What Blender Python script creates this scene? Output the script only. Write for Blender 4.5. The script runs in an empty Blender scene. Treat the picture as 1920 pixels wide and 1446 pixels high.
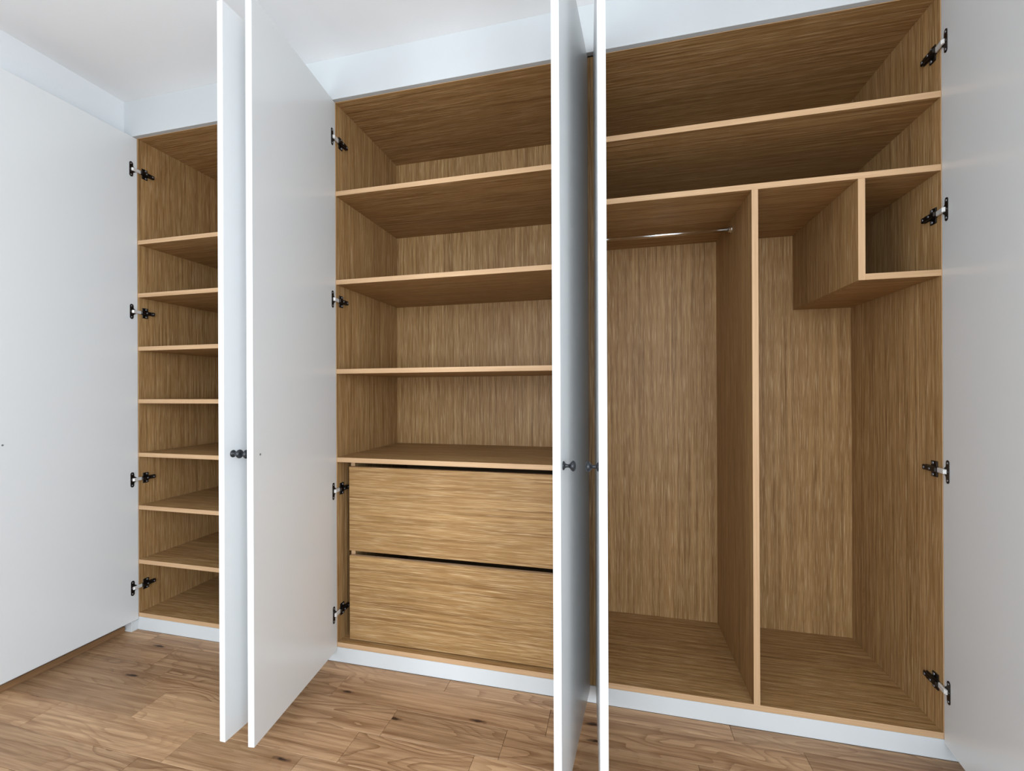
import bpy, bmesh, math, random
from mathutils import Vector, Matrix
random.seed(7)
S = bpy.context.scene
C = S.collection

# ------------------------------------------------------------ camera
F_PX, CX, CY = 855.77, 934.26, 733.1
YAW, PITCH, ROLL = 0.2503, 0.0004, -0.0042
CAMZ = 1.0401
fw = Vector((-math.sin(YAW)*math.cos(PITCH), math.cos(YAW)*math.cos(PITCH), math.sin(PITCH)))
rt = Vector((math.cos(YAW), math.sin(YAW), 0)); up = rt.cross(fw)
rt2 = rt*math.cos(ROLL)+up*math.sin(ROLL); up2 = up*math.cos(ROLL)-rt*math.sin(ROLL)
cd = bpy.data.cameras.new('camera'); cam = bpy.data.objects.new('camera', cd); C.objects.link(cam)
M = Matrix((rt2, up2, -fw)).transposed().to_4x4(); M.translation = Vector((0, -1.55, CAMZ))
cam.matrix_world = M
cd.sensor_width = 36; cd.lens = 36*F_PX/1920
cd.shift_x = (960-CX)/1920; cd.shift_y = (CY-723)/1920
cd.clip_start = 0.02
S.camera = cam
# ------------------------------------------------------------ world, light, exposure
W = bpy.data.worlds.new('world'); S.world = W; W.use_nodes = True
W.node_tree.nodes['Background'].inputs[0].default_value = (0.80, 0.90, 1.0, 1)
W.node_tree.nodes['Background'].inputs[1].default_value = 1.0
def area(name, loc, rot, sx, sy, power, col):
    l = bpy.data.lights.new(name, 'AREA'); l.shape = 'RECTANGLE'; l.size = sx; l.size_y = sy
    l.energy = power; l.color = col
    o = bpy.data.objects.new(name, l); o.location = loc; o.rotation_euler = rot; C.objects.link(o)
    return o
# daylight coming in through the windows behind and beside the camera
area('window_daylight', (-0.25, -3.70, 1.20), (math.radians(90), 0, 0), 2.1, 1.45, 30, (0.79, 0.905, 1.0))
area('side_window_daylight', (0.985, -2.55, 1.22), (math.radians(90), 0, math.radians(90)), 1.5, 1.30, 26, (0.79, 0.905, 1.0))
area('left_window_daylight', (-2.115, -2.75, 1.22), (math.radians(90), 0, math.radians(-90)), 1.2, 1.30, 21, (0.79, 0.905, 1.0))
S.view_settings.view_transform = 'Standard'; S.view_settings.look = 'None'
S.view_settings.gamma = 1; S.view_settings.use_curve_mapping = False
S.view_settings.exposure = 0.95

# ------------------------------------------------------------ materials
def newmat(name):
    m = bpy.data.materials.new(name); m.use_nodes = True
    return m, m.node_tree.nodes, m.node_tree.links, m.node_tree.nodes['Principled BSDF']
def srgb(r, g, b):
    f = lambda c: (c/255/12.92) if c/255 <= .04045 else ((c/255+.055)/1.055)**2.4
    return (f(r), f(g), f(b), 1)
def plain(name, col, rough=.5, metal=0, spec=.5):
    m, n, l, b = newmat(name)
    b.inputs['Base Color'].default_value = col; b.inputs['Roughness'].default_value = rough
    b.inputs['Metallic'].default_value = metal; b.inputs['Specular IOR Level'].default_value = spec
    return m
def painted(name, col, rough, bump=.02, scale=60):
    m, n, l, b = newmat(name)
    b.inputs['Base Color'].default_value = col; b.inputs['Roughness'].default_value = rough
    tc = n.new('ShaderNodeTexCoord'); no = n.new('ShaderNodeTexNoise'); bp = n.new('ShaderNodeBump')
    no.inputs['Scale'].default_value = scale; no.inputs['Detail'].default_value = 4
    bp.inputs['Strength'].default_value = bump; bp.inputs['Distance'].default_value = .002
    l.new(tc.outputs['Object'], no.inputs['Vector']); l.new(no.outputs['Fac'], bp.inputs['Height']); l.new(bp.outputs['Normal'], b.inputs['Normal'])
    return m
def math_node(n, op, a=None, b=None):
    x = n.new('ShaderNodeMath'); x.operation = op
    if a is not None and not hasattr(a, 'is_output'): x.inputs[0].default_value = a
    if b is not None and not hasattr(b, 'is_output'): x.inputs[1].default_value = b
    return x
def wood(name, axis, cols, lo=1.0, across=9.0, rings=26, ring_amt=.5, streak=.5, rough=.5, knots=False, tone=.0, pore=.5, spec=.22, jitter=.55, stf=95, finef=520):
    """oak: contour lines of a stretched noise make the cathedral figure, fine stretched noise the pores and streaks."""
    m, n, l, b = newmat(name)
    def mix(a, c, f, t='MIX'):
        x = n.new('ShaderNodeMix'); x.data_type = 'RGBA'; x.blend_type = t
        for s, v in ((0, f), (6, a), (7, c)):
            if hasattr(v, 'is_output'): l.new(v, x.inputs[s])
            else: x.inputs[s].default_value = v
        return x.outputs[2]
    def mth(op, a, c=0.0, clamp=False):
        x = n.new('ShaderNodeMath'); x.operation = op; x.use_clamp = clamp
        for s, v in ((0, a), (1, c)):
            if hasattr(v, 'is_output'): l.new(v, x.inputs[s])
            else: x.inputs[s].default_value = v
        return x.outputs[0]
    def rng(v, a, c, d, e):
        x = n.new('ShaderNodeMapRange'); l.new(v, x.inputs[0])
        for i, q in enumerate((a, c, d, e)): x.inputs[i+1].default_value = q
        return x.outputs[0]
    tc = n.new('ShaderNodeTexCoord'); oi = n.new('ShaderNodeObjectInfo')
    off = n.new('ShaderNodeVectorMath'); off.operation = 'SCALE'; off.inputs[0].default_value = (37.1, 21.7, 53.3); l.new(oi.outputs['Random'], off.inputs[3])
    add = n.new('ShaderNodeVectorMath'); l.new(tc.outputs['Object'], add.inputs[0]); l.new(off.outputs[0], add.inputs[1])
    def mapped(al, ac):
        mp = n.new('ShaderNodeMapping'); sc = [ac, ac, ac]; sc[axis] = al
        mp.inputs['Scale'].default_value = sc; l.new(add.outputs[0], mp.inputs['Vector']); return mp.outputs[0]
    def noise(vec, scale=1, det=2, dist=0, r=.5):
        x = n.new('ShaderNodeTexNoise'); x.inputs['Scale'].default_value = scale; x.inputs['Detail'].default_value = det
        x.inputs['Distortion'].default_value = dist; x.inputs['Roughness'].default_value = r
        l.new(vec, x.inputs['Vector']); return x.outputs['Fac']
    big = noise(mapped(lo, across), 1, 2.2, .25)
    jit = noise(mapped(lo*12, across*10), 1, 2)
    ringv = mth('ADD', mth('MULTIPLY', big, rings), mth('MULTIPLY', jit, jitter))
    saw = mth('FRACT', ringv)
    line = rng(saw, .55, 1.0, 0, 1)                       # early wood band fading in, sharp end
    region = rng(noise(mapped(lo*1.1, across*.55), 1, 1), .42, .62, .25, 1)
    line = mth('MULTIPLY', line, region, True)
    st = noise(mapped(1.6, stf), 1, 4, .1, .65)
    st2 = noise(mapped(.7, 22), 1, 2)
    fine = noise(mapped(9, finef), 1, 2, 0, .6)
    cloud = noise(mapped(1.3, 3.2), 1, 2)
    c = mix(cols[0], cols[1], rng(st, .3, .7, 0, 1))
    c = mix(c, cols[2], mth('MULTIPLY', rng(st2, .45, .75, 0, 1), streak, True))
    c = mix(c, cols[0], mth('MULTIPLY', line, ring_amt, True))
    c = mix(c, cols[3], mth('MULTIPLY', rng(fine, .52, .68, 0, 1), pore, True))
    c = mix(c, (0.52, 0.47, 0.42, 1), mth('MULTIPLY', rng(cloud, .35, .75, 0, .55), 1.0, True), 'MULTIPLY') if tone > 0 else c
    height = mth('SUBTRACT', mth('MULTIPLY', fine, .5), mth('MULTIPLY', line, .5))
    if knots:
        vo = n.new('ShaderNodeTexVoronoi'); vo.voronoi_dimensions = '2D'; vo.inputs['Scale'].default_value = 1; vo.inputs['Randomness'].default_value = 1
        wob = noise(mapped(40, 90), 1, 2)
        mv = n.new('ShaderNodeVectorMath'); mv.operation = 'SCALE'; l.new(mapped(2.3, 9.0), mv.inputs[0]); mv.inputs[3].default_value = 1
        l.new(mv.outputs[0], vo.inputs['Vector'])
        sepc = n.new('ShaderNodeSeparateColor'); l.new(vo.outputs['Color'], sepc.inputs[0])
        pick = rng(sepc.outputs[0], .52, .53, 0, 1)
        d = mth('ADD', vo.outputs['Distance'], mth('MULTIPLY', wob, .10))
        halo = mth('MULTIPLY', rng(d, .08, .30, .5, 0), pick, True)
        core = mth('MULTIPLY', rng(d, .075, .125, 1, 0), pick, True)
        c = mix(c, srgb(120, 80, 48), halo); c = mix(c, srgb(52, 32, 20), core)
    if tone > 0:
        rv = rng(oi.outputs['Random'], 0, 1, 1-tone, 1+tone*.7)
        hs = n.new('ShaderNodeHueSaturation'); l.new(c, hs.inputs['Color']); l.new(rv, hs.inputs['Value']); c = hs.outputs[0]
    l.new(c, b.inputs['Base Color'])
    b.inputs['Roughness'].default_value = rough; b.inputs['Specular IOR Level'].default_value = spec
    bp = n.new('ShaderNodeBump'); bp.inputs['Strength'].default_value = .25; bp.inputs['Distance'].default_value = .0006
    l.new(height, bp.inputs['Height']); l.new(bp.outputs['Normal'], b.inputs['Normal'])
    return m
VEN = (srgb(120, 84, 46), srgb(175, 137, 89), srgb(146, 108, 65), srgb(228, 197, 152))
ven_x = wood('oak_veneer_along_x', 0, VEN, lo=.5, across=6, rings=34, ring_amt=.34, streak=.6, rough=.48, pore=.45)
ven_z = wood('oak_veneer_upright', 2, VEN, lo=.5, across=6, rings=30, ring_amt=.34, streak=.6, rough=.48, pore=.45)
edge_mat = wood('oak_edge_band_x', 0, (srgb(180, 143, 106), srgb(200, 164, 126), srgb(190, 153, 115), srgb(212, 180, 144)), ring_amt=.1, rough=.5, pore=.3)
edge_z = wood('oak_edge_band_z', 2, (srgb(180, 143, 106), srgb(200, 164, 126), srgb(190, 153, 115), srgb(212, 180, 144)), ring_amt=.1, rough=.5, pore=.3)
plank_mat = wood('oak_floor', 0, (srgb(134, 95, 63), srgb(209, 170, 130), srgb(184, 143, 104), srgb(216, 180, 142)), lo=1.25, across=5.5, rings=24, ring_amt=.9, streak=.35, rough=.40, knots=True, tone=.17, pore=.35, jitter=.35, spec=.35, stf=60)
skirt_mat = wood('oak_skirting', 1, (srgb(120, 88, 58), srgb(150, 112, 78), srgb(136, 100, 68), srgb(160, 124, 88)), rough=.5)
joint_mat = plain('plank_joint', srgb(58, 42, 30), .9)
white_door = painted('white_satin_door', (.72, .72, .715, 1), .25, .008, 25)
white_edge = painted('white_door_edge', (.70, .71, .71, 1), .35, .01, 60)
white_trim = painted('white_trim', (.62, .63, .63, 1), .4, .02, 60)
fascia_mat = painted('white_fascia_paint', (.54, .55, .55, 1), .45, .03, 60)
wall_mat = painted('white_wall_paint', (.72, .725, .73, 1), .9, .15, 140)
ceil_mat = painted('white_ceiling_paint', (.84, .84, .845, 1), .92, .12, 120)
black_knob = plain('black_knob', (.012, .013, .016, 1), .32)
bronze = plain('dark_hinge_metal', (.045, .038, .034, 1), .34, .9)
nickel = plain('nickel', (.78, .77, .74, 1), .3, 1)
arm_mat = plain('bright_hinge_arm', (.80, .78, .75, 1), .38, .35)
chrome = plain('chrome', (.88, .88, .88, 1), .14, 1)
screw_mat = plain('screw', (.22, .22, .23, 1), .4, .7)
dark_in = plain('drawer_box_board', srgb(120, 90, 60), .7)

# ------------------------------------------------------------ mesh helpers
def mesh_obj(name, bm, mats, parent=None, loc=(0, 0, 0)):
    me = bpy.data.meshes.new(name); bm.normal_update(); bm.to_mesh(me); bm.free()
    for m in (mats if isinstance(mats, (list, tuple)) else [mats]): me.materials.append(m)
    o = bpy.data.objects.new(name, me); C.objects.link(o); o.location = loc
    if parent: o.parent = parent
    return o
def add_box(bm, x0, x1, y0, y1, z0, z1, bev=0, mi=0, seg=1):
    r = bmesh.ops.create_cube(bm, size=1)
    vs = r['verts']
    for v in vs:
        v.co = Vector(((x0+x1)/2+v.co.x*(x1-x0), (y0+y1)/2+v.co.y*(y1-y0), (z0+z1)/2+v.co.z*(z1-z0)))
    fs = set(f for v in vs for f in v.link_faces)
    for f in fs: f.material_index = mi
    if bev:
        es = list(set(e for v in vs for e in v.link_edges))
        bmesh.ops.bevel(bm, geom=es, offset=bev, segments=seg, affect='EDGES', profile=.5)
def box(name, x0, x1, y0, y1, z0, z1, mats, parent=None, bev=.0006, front=False, seg=1):
    """box with its origin at its centre (relative to an unrotated parent); front=True gives the -y face material slot 1"""
    c = Vector(((x0+x1)/2, (y0+y1)/2, (z0+z1)/2)); bm = bmesh.new()
    add_box(bm, x0-c.x, x1-c.x, y0-c.y, y1-c.y, z0-c.z, z1-c.z, bev, 0, seg)
    if front:
        for f in bm.faces:
            if f.normal.y < -.6: f.material_index = 1
    o = mesh_obj(name, bm, mats, parent)
    o.location = c - (Vector(parent.location) if parent else Vector((0, 0, 0)))
    return o
def lathe(bm, prof, origin, axis, seg=28, mi=0):
    """revolve profile [(dist along axis, radius)] about axis"""
    axis = Vector(axis).normalized(); t = axis.orthogonal().normalized(); u = axis.cross(t)
    rings = []
    for d, r in prof:
        c = Vector(origin)+axis*d
        if r < 1e-6: rings.append([bm.verts.new(c)])
        else: rings.append([bm.verts.new(c+(t*math.cos(2*math.pi*k/seg)+u*math.sin(2*math.pi*k/seg))*r) for k in range(seg)])
    for a, b in zip(rings, rings[1:]):
        for k in range(seg):
            k2 = (k+1) % seg
            if len(a) == 1 and len(b) == 1: continue
            if len(a) == 1: f = bm.faces.new((a[0], b[k2], b[k]))
            elif len(b) == 1: f = bm.faces.new((a[k], a[k2], b[0]))
            else: f = bm.faces.new((a[k], a[k2], b[k2], b[k]))
            f.smooth = True; f.material_index = mi
    bmesh.ops.recalc_face_normals(bm, faces=bm.faces[:])
def poly_plate(bm, pts, y0, y1, mi=0):
    """extrude a polygon (x,z) between y0 and y1"""
    a = [bm.verts.new((x, y0, z)) for x, z in pts]; b = [bm.verts.new((x, y1, z)) for x, z in pts]
    n = len(pts); fs = [bm.faces.new(a), bm.faces.new(b[::-1])]
    for i in range(n): fs.append(bm.faces.new((a[i], b[i], b[(i+1) % n], a[(i+1) % n])))
    for f in fs: f.material_index = mi
    bmesh.ops.recalc_face_normals(bm, faces=bm.faces[:])
def empty(name, loc):
    o = bpy.data.objects.new(name, None); o.empty_display_size = .1; o.location = loc; C.objects.link(o); return o
def tag(o, label, cat, group=None):
    o['label'] = label; o['category'] = cat
    if group: o['group'] = group
    return o
def structure(o): o['kind'] = 'structure'; return o

# ------------------------------------------------------------ dimensions (metres)
T = .018; DEP = .508; TH = .019
X1, X1R = -2.0274, -1.078
X2, X2R = -1.0400, -.1039
X3, X3R = -.0462, .8899
ZT, ZF, ZB, ZD, ZC = 2.1541, 2.1551, .0749, .0479, 2.3125
WL, WR = -2.077, .950
YB = -3.75
LD = .489

# ------------------------------------------------------------ room shell
def wall_with_opening(name, x0, x1, ya, yb, za, zb):
    bm = bmesh.new()
    for q in ((YB-.1, ya, 0, ZC), (yb, .70, 0, ZC), (ya, yb, 0, za), (ya, yb, zb, ZC)):
        add_box(bm, x0, x1, q[0], q[1], q[2], q[3])
    structure(mesh_obj(name, bm, wall_mat))
wall_with_opening('wall_left', WL-.1, WL, -3.40, -2.10, .55, 2.15)
wall_with_opening('wall_right', WR, WR+.1, -3.35, -1.75, .55, 2.15)
structure(box('wall_back', WL, WR, .53, .60, 0, ZC, wall_mat, bev=0))
structure(box('ceiling', WL-.1, WR+.1, YB-.1, .70, ZC, ZC+.1, ceil_mat, bev=0))
# wall behind the camera with its window opening
bm = bmesh.new()
wx0, wx1, wz0, wz1 = -1.35, .85, .40, 1.95
for a in ((WL, wx0, 0, ZC), (wx1, WR, 0, ZC), (wx0, wx1, 0, wz0), (wx0, wx1, wz1, ZC)):
    add_box(bm, a[0], a[1], YB, YB+.1, a[2], a[3])
structure(mesh_obj('wall_front', bm, wall_mat))
fl = structure(box('floor', WL, WR, YB, .53, -.06, -.0125, joint_mat, bev=0))
# floor planks, each its own board; joints that show in the photograph are placed where they are
known = {0: [-1.90, -1.22, -.578, .34], 1: [-1.72, -.949, -.207, .52], 2: [-1.62, -.693, -.324, .22, .80], 3: [-1.509, -.761, -.393, .30],
         4: [-1.806, -1.243, -.868, -.35, .42], 5: [-1.32, -.62, .10, .70]}
PITCH_Y, Y_0 = .1195, -.0645
for r in range(-1, 31):
    y1 = Y_0-(r-1)*PITCH_Y; y0 = y1-PITCH_Y
    if r == -1: continue
    y1 = min(y1, .0)
    cuts = known.get(r)
    if cuts is None:
        cuts = []; x = WL+random.uniform(.15, .7)
        while x < WR-.1: cuts.append(x); x += random.choice((.37, .56, .74, .74, .93))
    xs = [WL]+list(cuts)+[WR]
    for a, b in zip(xs, xs[1:]):
        g = .0004
        p = box('plank', a+g, b-g, max(y0, YB+.1)+g, y1-g, -.0125, random.uniform(-.0003, 0), plank_mat, fl, bev=.0007)
# wooden skirting at the foot of the left wall
structure(box('baseboard_left', WL, WL+.010, YB+.1, -.03, 0, .024, skirt_mat, bev=.001))

# ------------------------------------------------------------ fascia, plinth, fillers
def body(name, boxes, mat, label, cat, bev=.0008):
    bm = bmesh.new(); x, y, z = boxes[0][0], boxes[0][2], boxes[0][4]
    for b in boxes: add_box(bm, b[0]-x, b[1]-x, b[2]-y, b[3]-y, b[4]-z, b[5]-z, bev)
    return tag(mesh_obj(name, bm, mat, None, (x, y, z)), label, cat)
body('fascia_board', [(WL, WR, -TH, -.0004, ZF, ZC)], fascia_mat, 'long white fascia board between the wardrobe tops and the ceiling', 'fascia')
body('plinth', [(X1-.018, WR, 0, .016, 0, .0562), (WL+.010, X1-.008, -.027, 0, 0, .0440)], white_trim,
     'low white plinth running along the floor under all three wardrobes', 'plinth')
body('filler_strip', [(WL, X1-.0205, -TH, -.001, .045, ZF-.0005)], white_trim, 'narrow white upright filler strip between the left wall and the leftmost door', 'filler strip')
body('filler_strip', [(X3R+.0215, WR, -TH, -.001, .057, ZF-.0005)], white_trim, 'narrow white upright filler strip between the rightmost door and the right wall', 'filler strip')
body('joint_strip', [(X2R+T+.0005, X3-T-.0005, .002, .030, .057, ZT)], ven_z, 'slim upright oak strip in the joint between the middle and the right wardrobe', 'filler strip')

# ------------------------------------------------------------ wardrobes
def carcass(x0, x1, label, name='wardrobe'):
    t = empty(name, ((x0+x1)/2, 0, .057)); tag(t, label, 'wardrobe', 'fitted wardrobes along the wall')
    zb = ZB-T
    L = box('side_panel', x0-T, x0, 0, DEP, zb, ZT+T, [ven_z, edge_z], t, front=True)
    R = box('side_panel', x1, x1+T, 0, DEP, zb, ZT+T, [ven_z, edge_z], t, front=True)
    box('top_panel', x0, x1, 0, DEP, ZT, ZT+T, [ven_x, edge_mat], t, front=True)
    box('bottom_panel', x0, x1, 0, DEP, zb, ZB, [ven_x, edge_mat], t, front=True)
    box('back_panel', x0-T, x1+T, DEP, DEP+.008, zb, ZT+T, ven_z, t, bev=0)
    return t, L, R
def shelf(t, x0, x1, ztop, y0=.0, name='shelf'):
    return box(name, x0, x1, y0, DEP, ztop-T, ztop, [ven_x, edge_mat], t, front=True)

def hinge_plate(side, xface, s, z):
    """mounting plate screwed to the inside of a side panel; s=+1 when the inside faces +x"""
    bm = bmesh.new()
    def bx(x0, x1, y0, y1, z0, z1, bev=.0008, mi=0):
        a, b = sorted((s*x0, s*x1)); add_box(bm, a, b, y0, y1, z0, z1, bev, mi)
    bx(.0002, .0035, .017, .030, -.0225, .0225)          # upper and lower wings
    bx(.0002, .0035, .026, .042, -.0225, -.0080); bx(.0002, .0035, .026, .042, .0080, .0225)
    bx(.0002, .0060, .012, .066, -.0080, .0080, .0015)   # centre rail
    bx(.0060, .0150, .006, .050, -.0070, .0070, .002)    # hinge arm clipped on the rail
    bx(.0060, .0120, .050, .068, -.0078, .0078, .002)
    for zz in (-.0165, .0165): lathe(bm, [(0, .0042), (.0018, .0040), (.0022, .002), (.0016, 0)], (s*.0035, .034, zz), (s, 0, 0), 12, 1)
    lathe(bm, [(0, .0036), (.0014, .0034), (.0008, 0)], (s*.0120, .060, 0), (s, 0, 0), 12, 1)
    lathe(bm, [(0, .0034), (.0014, .0032), (.0008, 0)], (s*.0150, .030, 0), (s, 0, 0), 12, 1)
    o = mesh_obj('hinge_plate', bm, [bronze, screw_mat], side)
    o.location = Vector((xface, 0, z))-Vector(side.parent.location)-Vector(side.location)
    return o
knob_prof = [(0, 0), (0, .0105), (.0012, .0108), (.0035, .0090), (.0050, .0060), (.0065, .0045), (.0125, .0040), (.0155, .0050), (.0190, .0098),
             (.0215, .0122), (.0238, .0127), (.0262, .0120), (.0285, .0098), (.0302, .0060), (.0308, 0)]
def door(t, xh, s, ang, hinge_zs, zb=ZD, label=None):
    """door hinged at xh; s=+1 hinged on the left, -1 on the right. Local x runs hinge to free edge, inside face is towards s*y."""
    a = (math.sin(ang), -math.cos(ang)) if s > 0 else (-math.sin(ang), -math.cos(ang))
    zt = ZF-.002; zc = (zb+zt)/2
    bm = bmesh.new(); y0, y1 = sorted((0, -s*TH))
    add_box(bm, 0, LD, y0, y1, zb-zc, zt-zc, .0012, 0, 2)
    for f in bm.faces:
        if abs(f.normal.y) < .5: f.material_index = 1
    d = mesh_obj('door', bm, [white_door, white_edge], t)
    d.location = Vector((xh, -.0015, zc))-Vector(t.location)
    d.rotation_euler = (0, 0, math.atan2(a[1], a[0]))
    if label: d['label'] = label
    kz = .862-zc; kx = LD-.031
    bm = bmesh.new(); lathe(bm, knob_prof, (kx, -s*TH, kz), (0, -s, 0), 32)
    mesh_obj('knob', bm, black_knob, d)
    bm = bmesh.new(); lathe(bm, [(0, .0030), (.0006, .0030), (.0002, .0012), (-.0004, 0)], (kx, 0, kz), (0, s, 0), 16)
    mesh_obj('knob_screw', bm, screw_mat, d)
    for z in hinge_zs:
        zz = z-zc; bm = bmesh.new()
        # cup flange: long plate with rounded ends, lying on the inside face
        pts = []
        for k in range(9):
            th = math.pi*k/8; pts.append((.026+.0074*math.cos(th), zz+.0250+.0074*math.sin(th)))
        pts += [(.0180, zz+.0140), (.0110, zz+.0090), (.0085, zz+.0075), (.0085, zz-.0075), (.0110, zz-.0090), (.0180, zz-.0140)]
        for k in range(9):
            th = math.pi+math.pi*k/8; pts.append((.026+.0074*math.cos(th), zz-.0250+.0074*math.sin(th)))
        poly_plate(bm, pts, s*.0002, s*.0018, 0)
        lathe(bm, [(0, .0060), (.0022, .0058), (.0024, 0)], (.026, s*.0016, zz), (0, s, 0), 16, 0)
        for q in (-.024, .024): lathe(bm, [(0, .0034), (.0016, .0030), (.001, 0)], (.026, s*.0018, zz+q), (0, s, 0), 12, 1)
        mesh_obj('hinge_cup', bm, [bronze, screw_mat], d)
        # bright knuckle reaching back into the carcass
        bm = bmesh.new(); y0, y1 = sorted((s*.0035, s*.0105))
        add_box(bm, -.012, .025, y0, y1, zz-.0068, zz+.0068, .0016, 0)
        y0, y1 = sorted((s*.0020, s*.0080)); add_box(bm, .018, .0275, y0, y1, zz-.0064, zz+.0064, .0012, 0)
        mesh_obj('hinge_arm', bm, arm_mat, d)
    return d
HZ = (2.010, 1.392, .662, .192)
HZR = (2.000, 1.536, .812, .204)

w1, l1, r1 = carcass(X1, X1R, 'left oak wardrobe with seven closely spaced shelves beside the left wall')
for z in (1.7074, 1.4753, 1.2412, 1.0110, .7765, .5454, .3078): shelf(w1, X1, X1R, z)
w2, l2, r2 = carcass(X2, X2R, 'middle oak wardrobe with four wide shelves above two drawers')
for z in (1.8124, 1.4708, 1.1274, .7870): shelf(w2, X2, X2R, z)
w3, l3, r3 = carcass(X3, X3R, 'right oak wardrobe with hanging rail, tall divider and small corner cubby')
for z in (1.8795, 1.6730): shelf(w3, X3, X3R, z)
XD, XCB, ZCB = .4088, .6894, 1.3769
box('divider', XD, XD+T, 0, DEP, ZB, 1.6730-T, [ven_z, edge_z], w3, front=True)
box('cubby_side', XCB, XCB+T, 0, DEP, ZCB-T, 1.6730-T, [ven_z, edge_z], w3, front=True)
shelf(w3, XCB+T, X3R, ZCB, name='cubby_floor')
# hanging rail with its end sockets
zr, yr = 1.6190, .249
bm = bmesh.new(); c0 = Vector(((X3+XD)/2, yr, zr)); hl = (XD-X3)/2-.001
lathe(bm, [(-hl, 0), (-hl, .0078), (hl, .0078), (hl, 0)], (0, 0, 0), (1, 0, 0), 28)
rail = mesh_obj('clothes_rail', bm, chrome, w3); rail.location = c0-Vector(w3.location)
for s in (-1, 1):
    bm = bmesh.new(); lathe(bm, [(0, 0), (0, .0125), (.003, .0125), (.0035, .0100), (.010, .0097), (.0105, .0079)], (s*(hl+.001), 0, 0), (-s, 0, 0), 24)
    mesh_obj('rail_socket', bm, nickel, rail)

# drawers between two inner uprights that keep them clear of the door hinges
ys = .047
for x0 in (-1.008, X2R-.032-T):
    box('drawer_upright', x0, x0+T, ys, DEP, ZB, .787-T, [ven_z, edge_z], w2, front=True)
DX0, DX1 = -1.004, X2R-.036
IX0 = -1.008+T+.012
IX1 = X2R-.032-T-.012
for z0, z1 in ((.4225, .7485), (.0785, .4030)):
    f = box('drawer', DX0, DX1, .027, .027+T, z0, z1, [ven_x, edge_mat], w2, bev=.0008)
    for k in range(len(f.data.polygons)):
        pl = f.data.polygons[k]
        if abs(pl.normal.y) < .5: pl.material_index = 1
    bm = bmesh.new(); y0 = .027+T-.001; h = z1-z0-.09
    cz = (z0+z1)/2; cx = (DX0+DX1)/2; cy = .027+T/2
    bxs = [(IX0, IX0+.015, y0, .47), (IX1-.015, IX1, y0, .47), (IX0+.015, IX1-.015, .455, .47)]
    for b in bxs: add_box(bm, b[0]-cx, b[1]-cx, b[2]-cy+.001, b[3]-cy, z0+.03-cz, z0+.03+h-cz, .0006)
    add_box(bm, IX0+.015-cx, IX1-.015-cx, y0+.001-cy, .455-cy, z0+.03-cz, z0+.042-cz, 0)
    mesh_obj('drawer_box', bm, dark_in, f)

# ------------------------------------------------------------ doors (all standing open) and their hinge plates
door(w1, X1-.0004, 1, 0.0, HZ, label='white door opened flat along the left wall')
door(w1, X1R-.0055, -1, .018, HZ)
door(w2, X2-.0004, 1, .1273, HZ)
door(w2, X2R+.0006, -1, .0784, HZ)
door(w3, X3-.0006, 1, .061, HZR)
door(w3, X3R+.0004, -1, .130, HZR)
for side, xf, s, zs in ((l1, X1, 1, HZ), (r1, X1R, -1, HZ), (l2, X2, 1, HZ), (r2, X2R, -1, HZ), (l3, X3, 1, HZR), (r3, X3R, -1, HZR)):
    for z in zs: hinge_plate(side, xf, s, z)
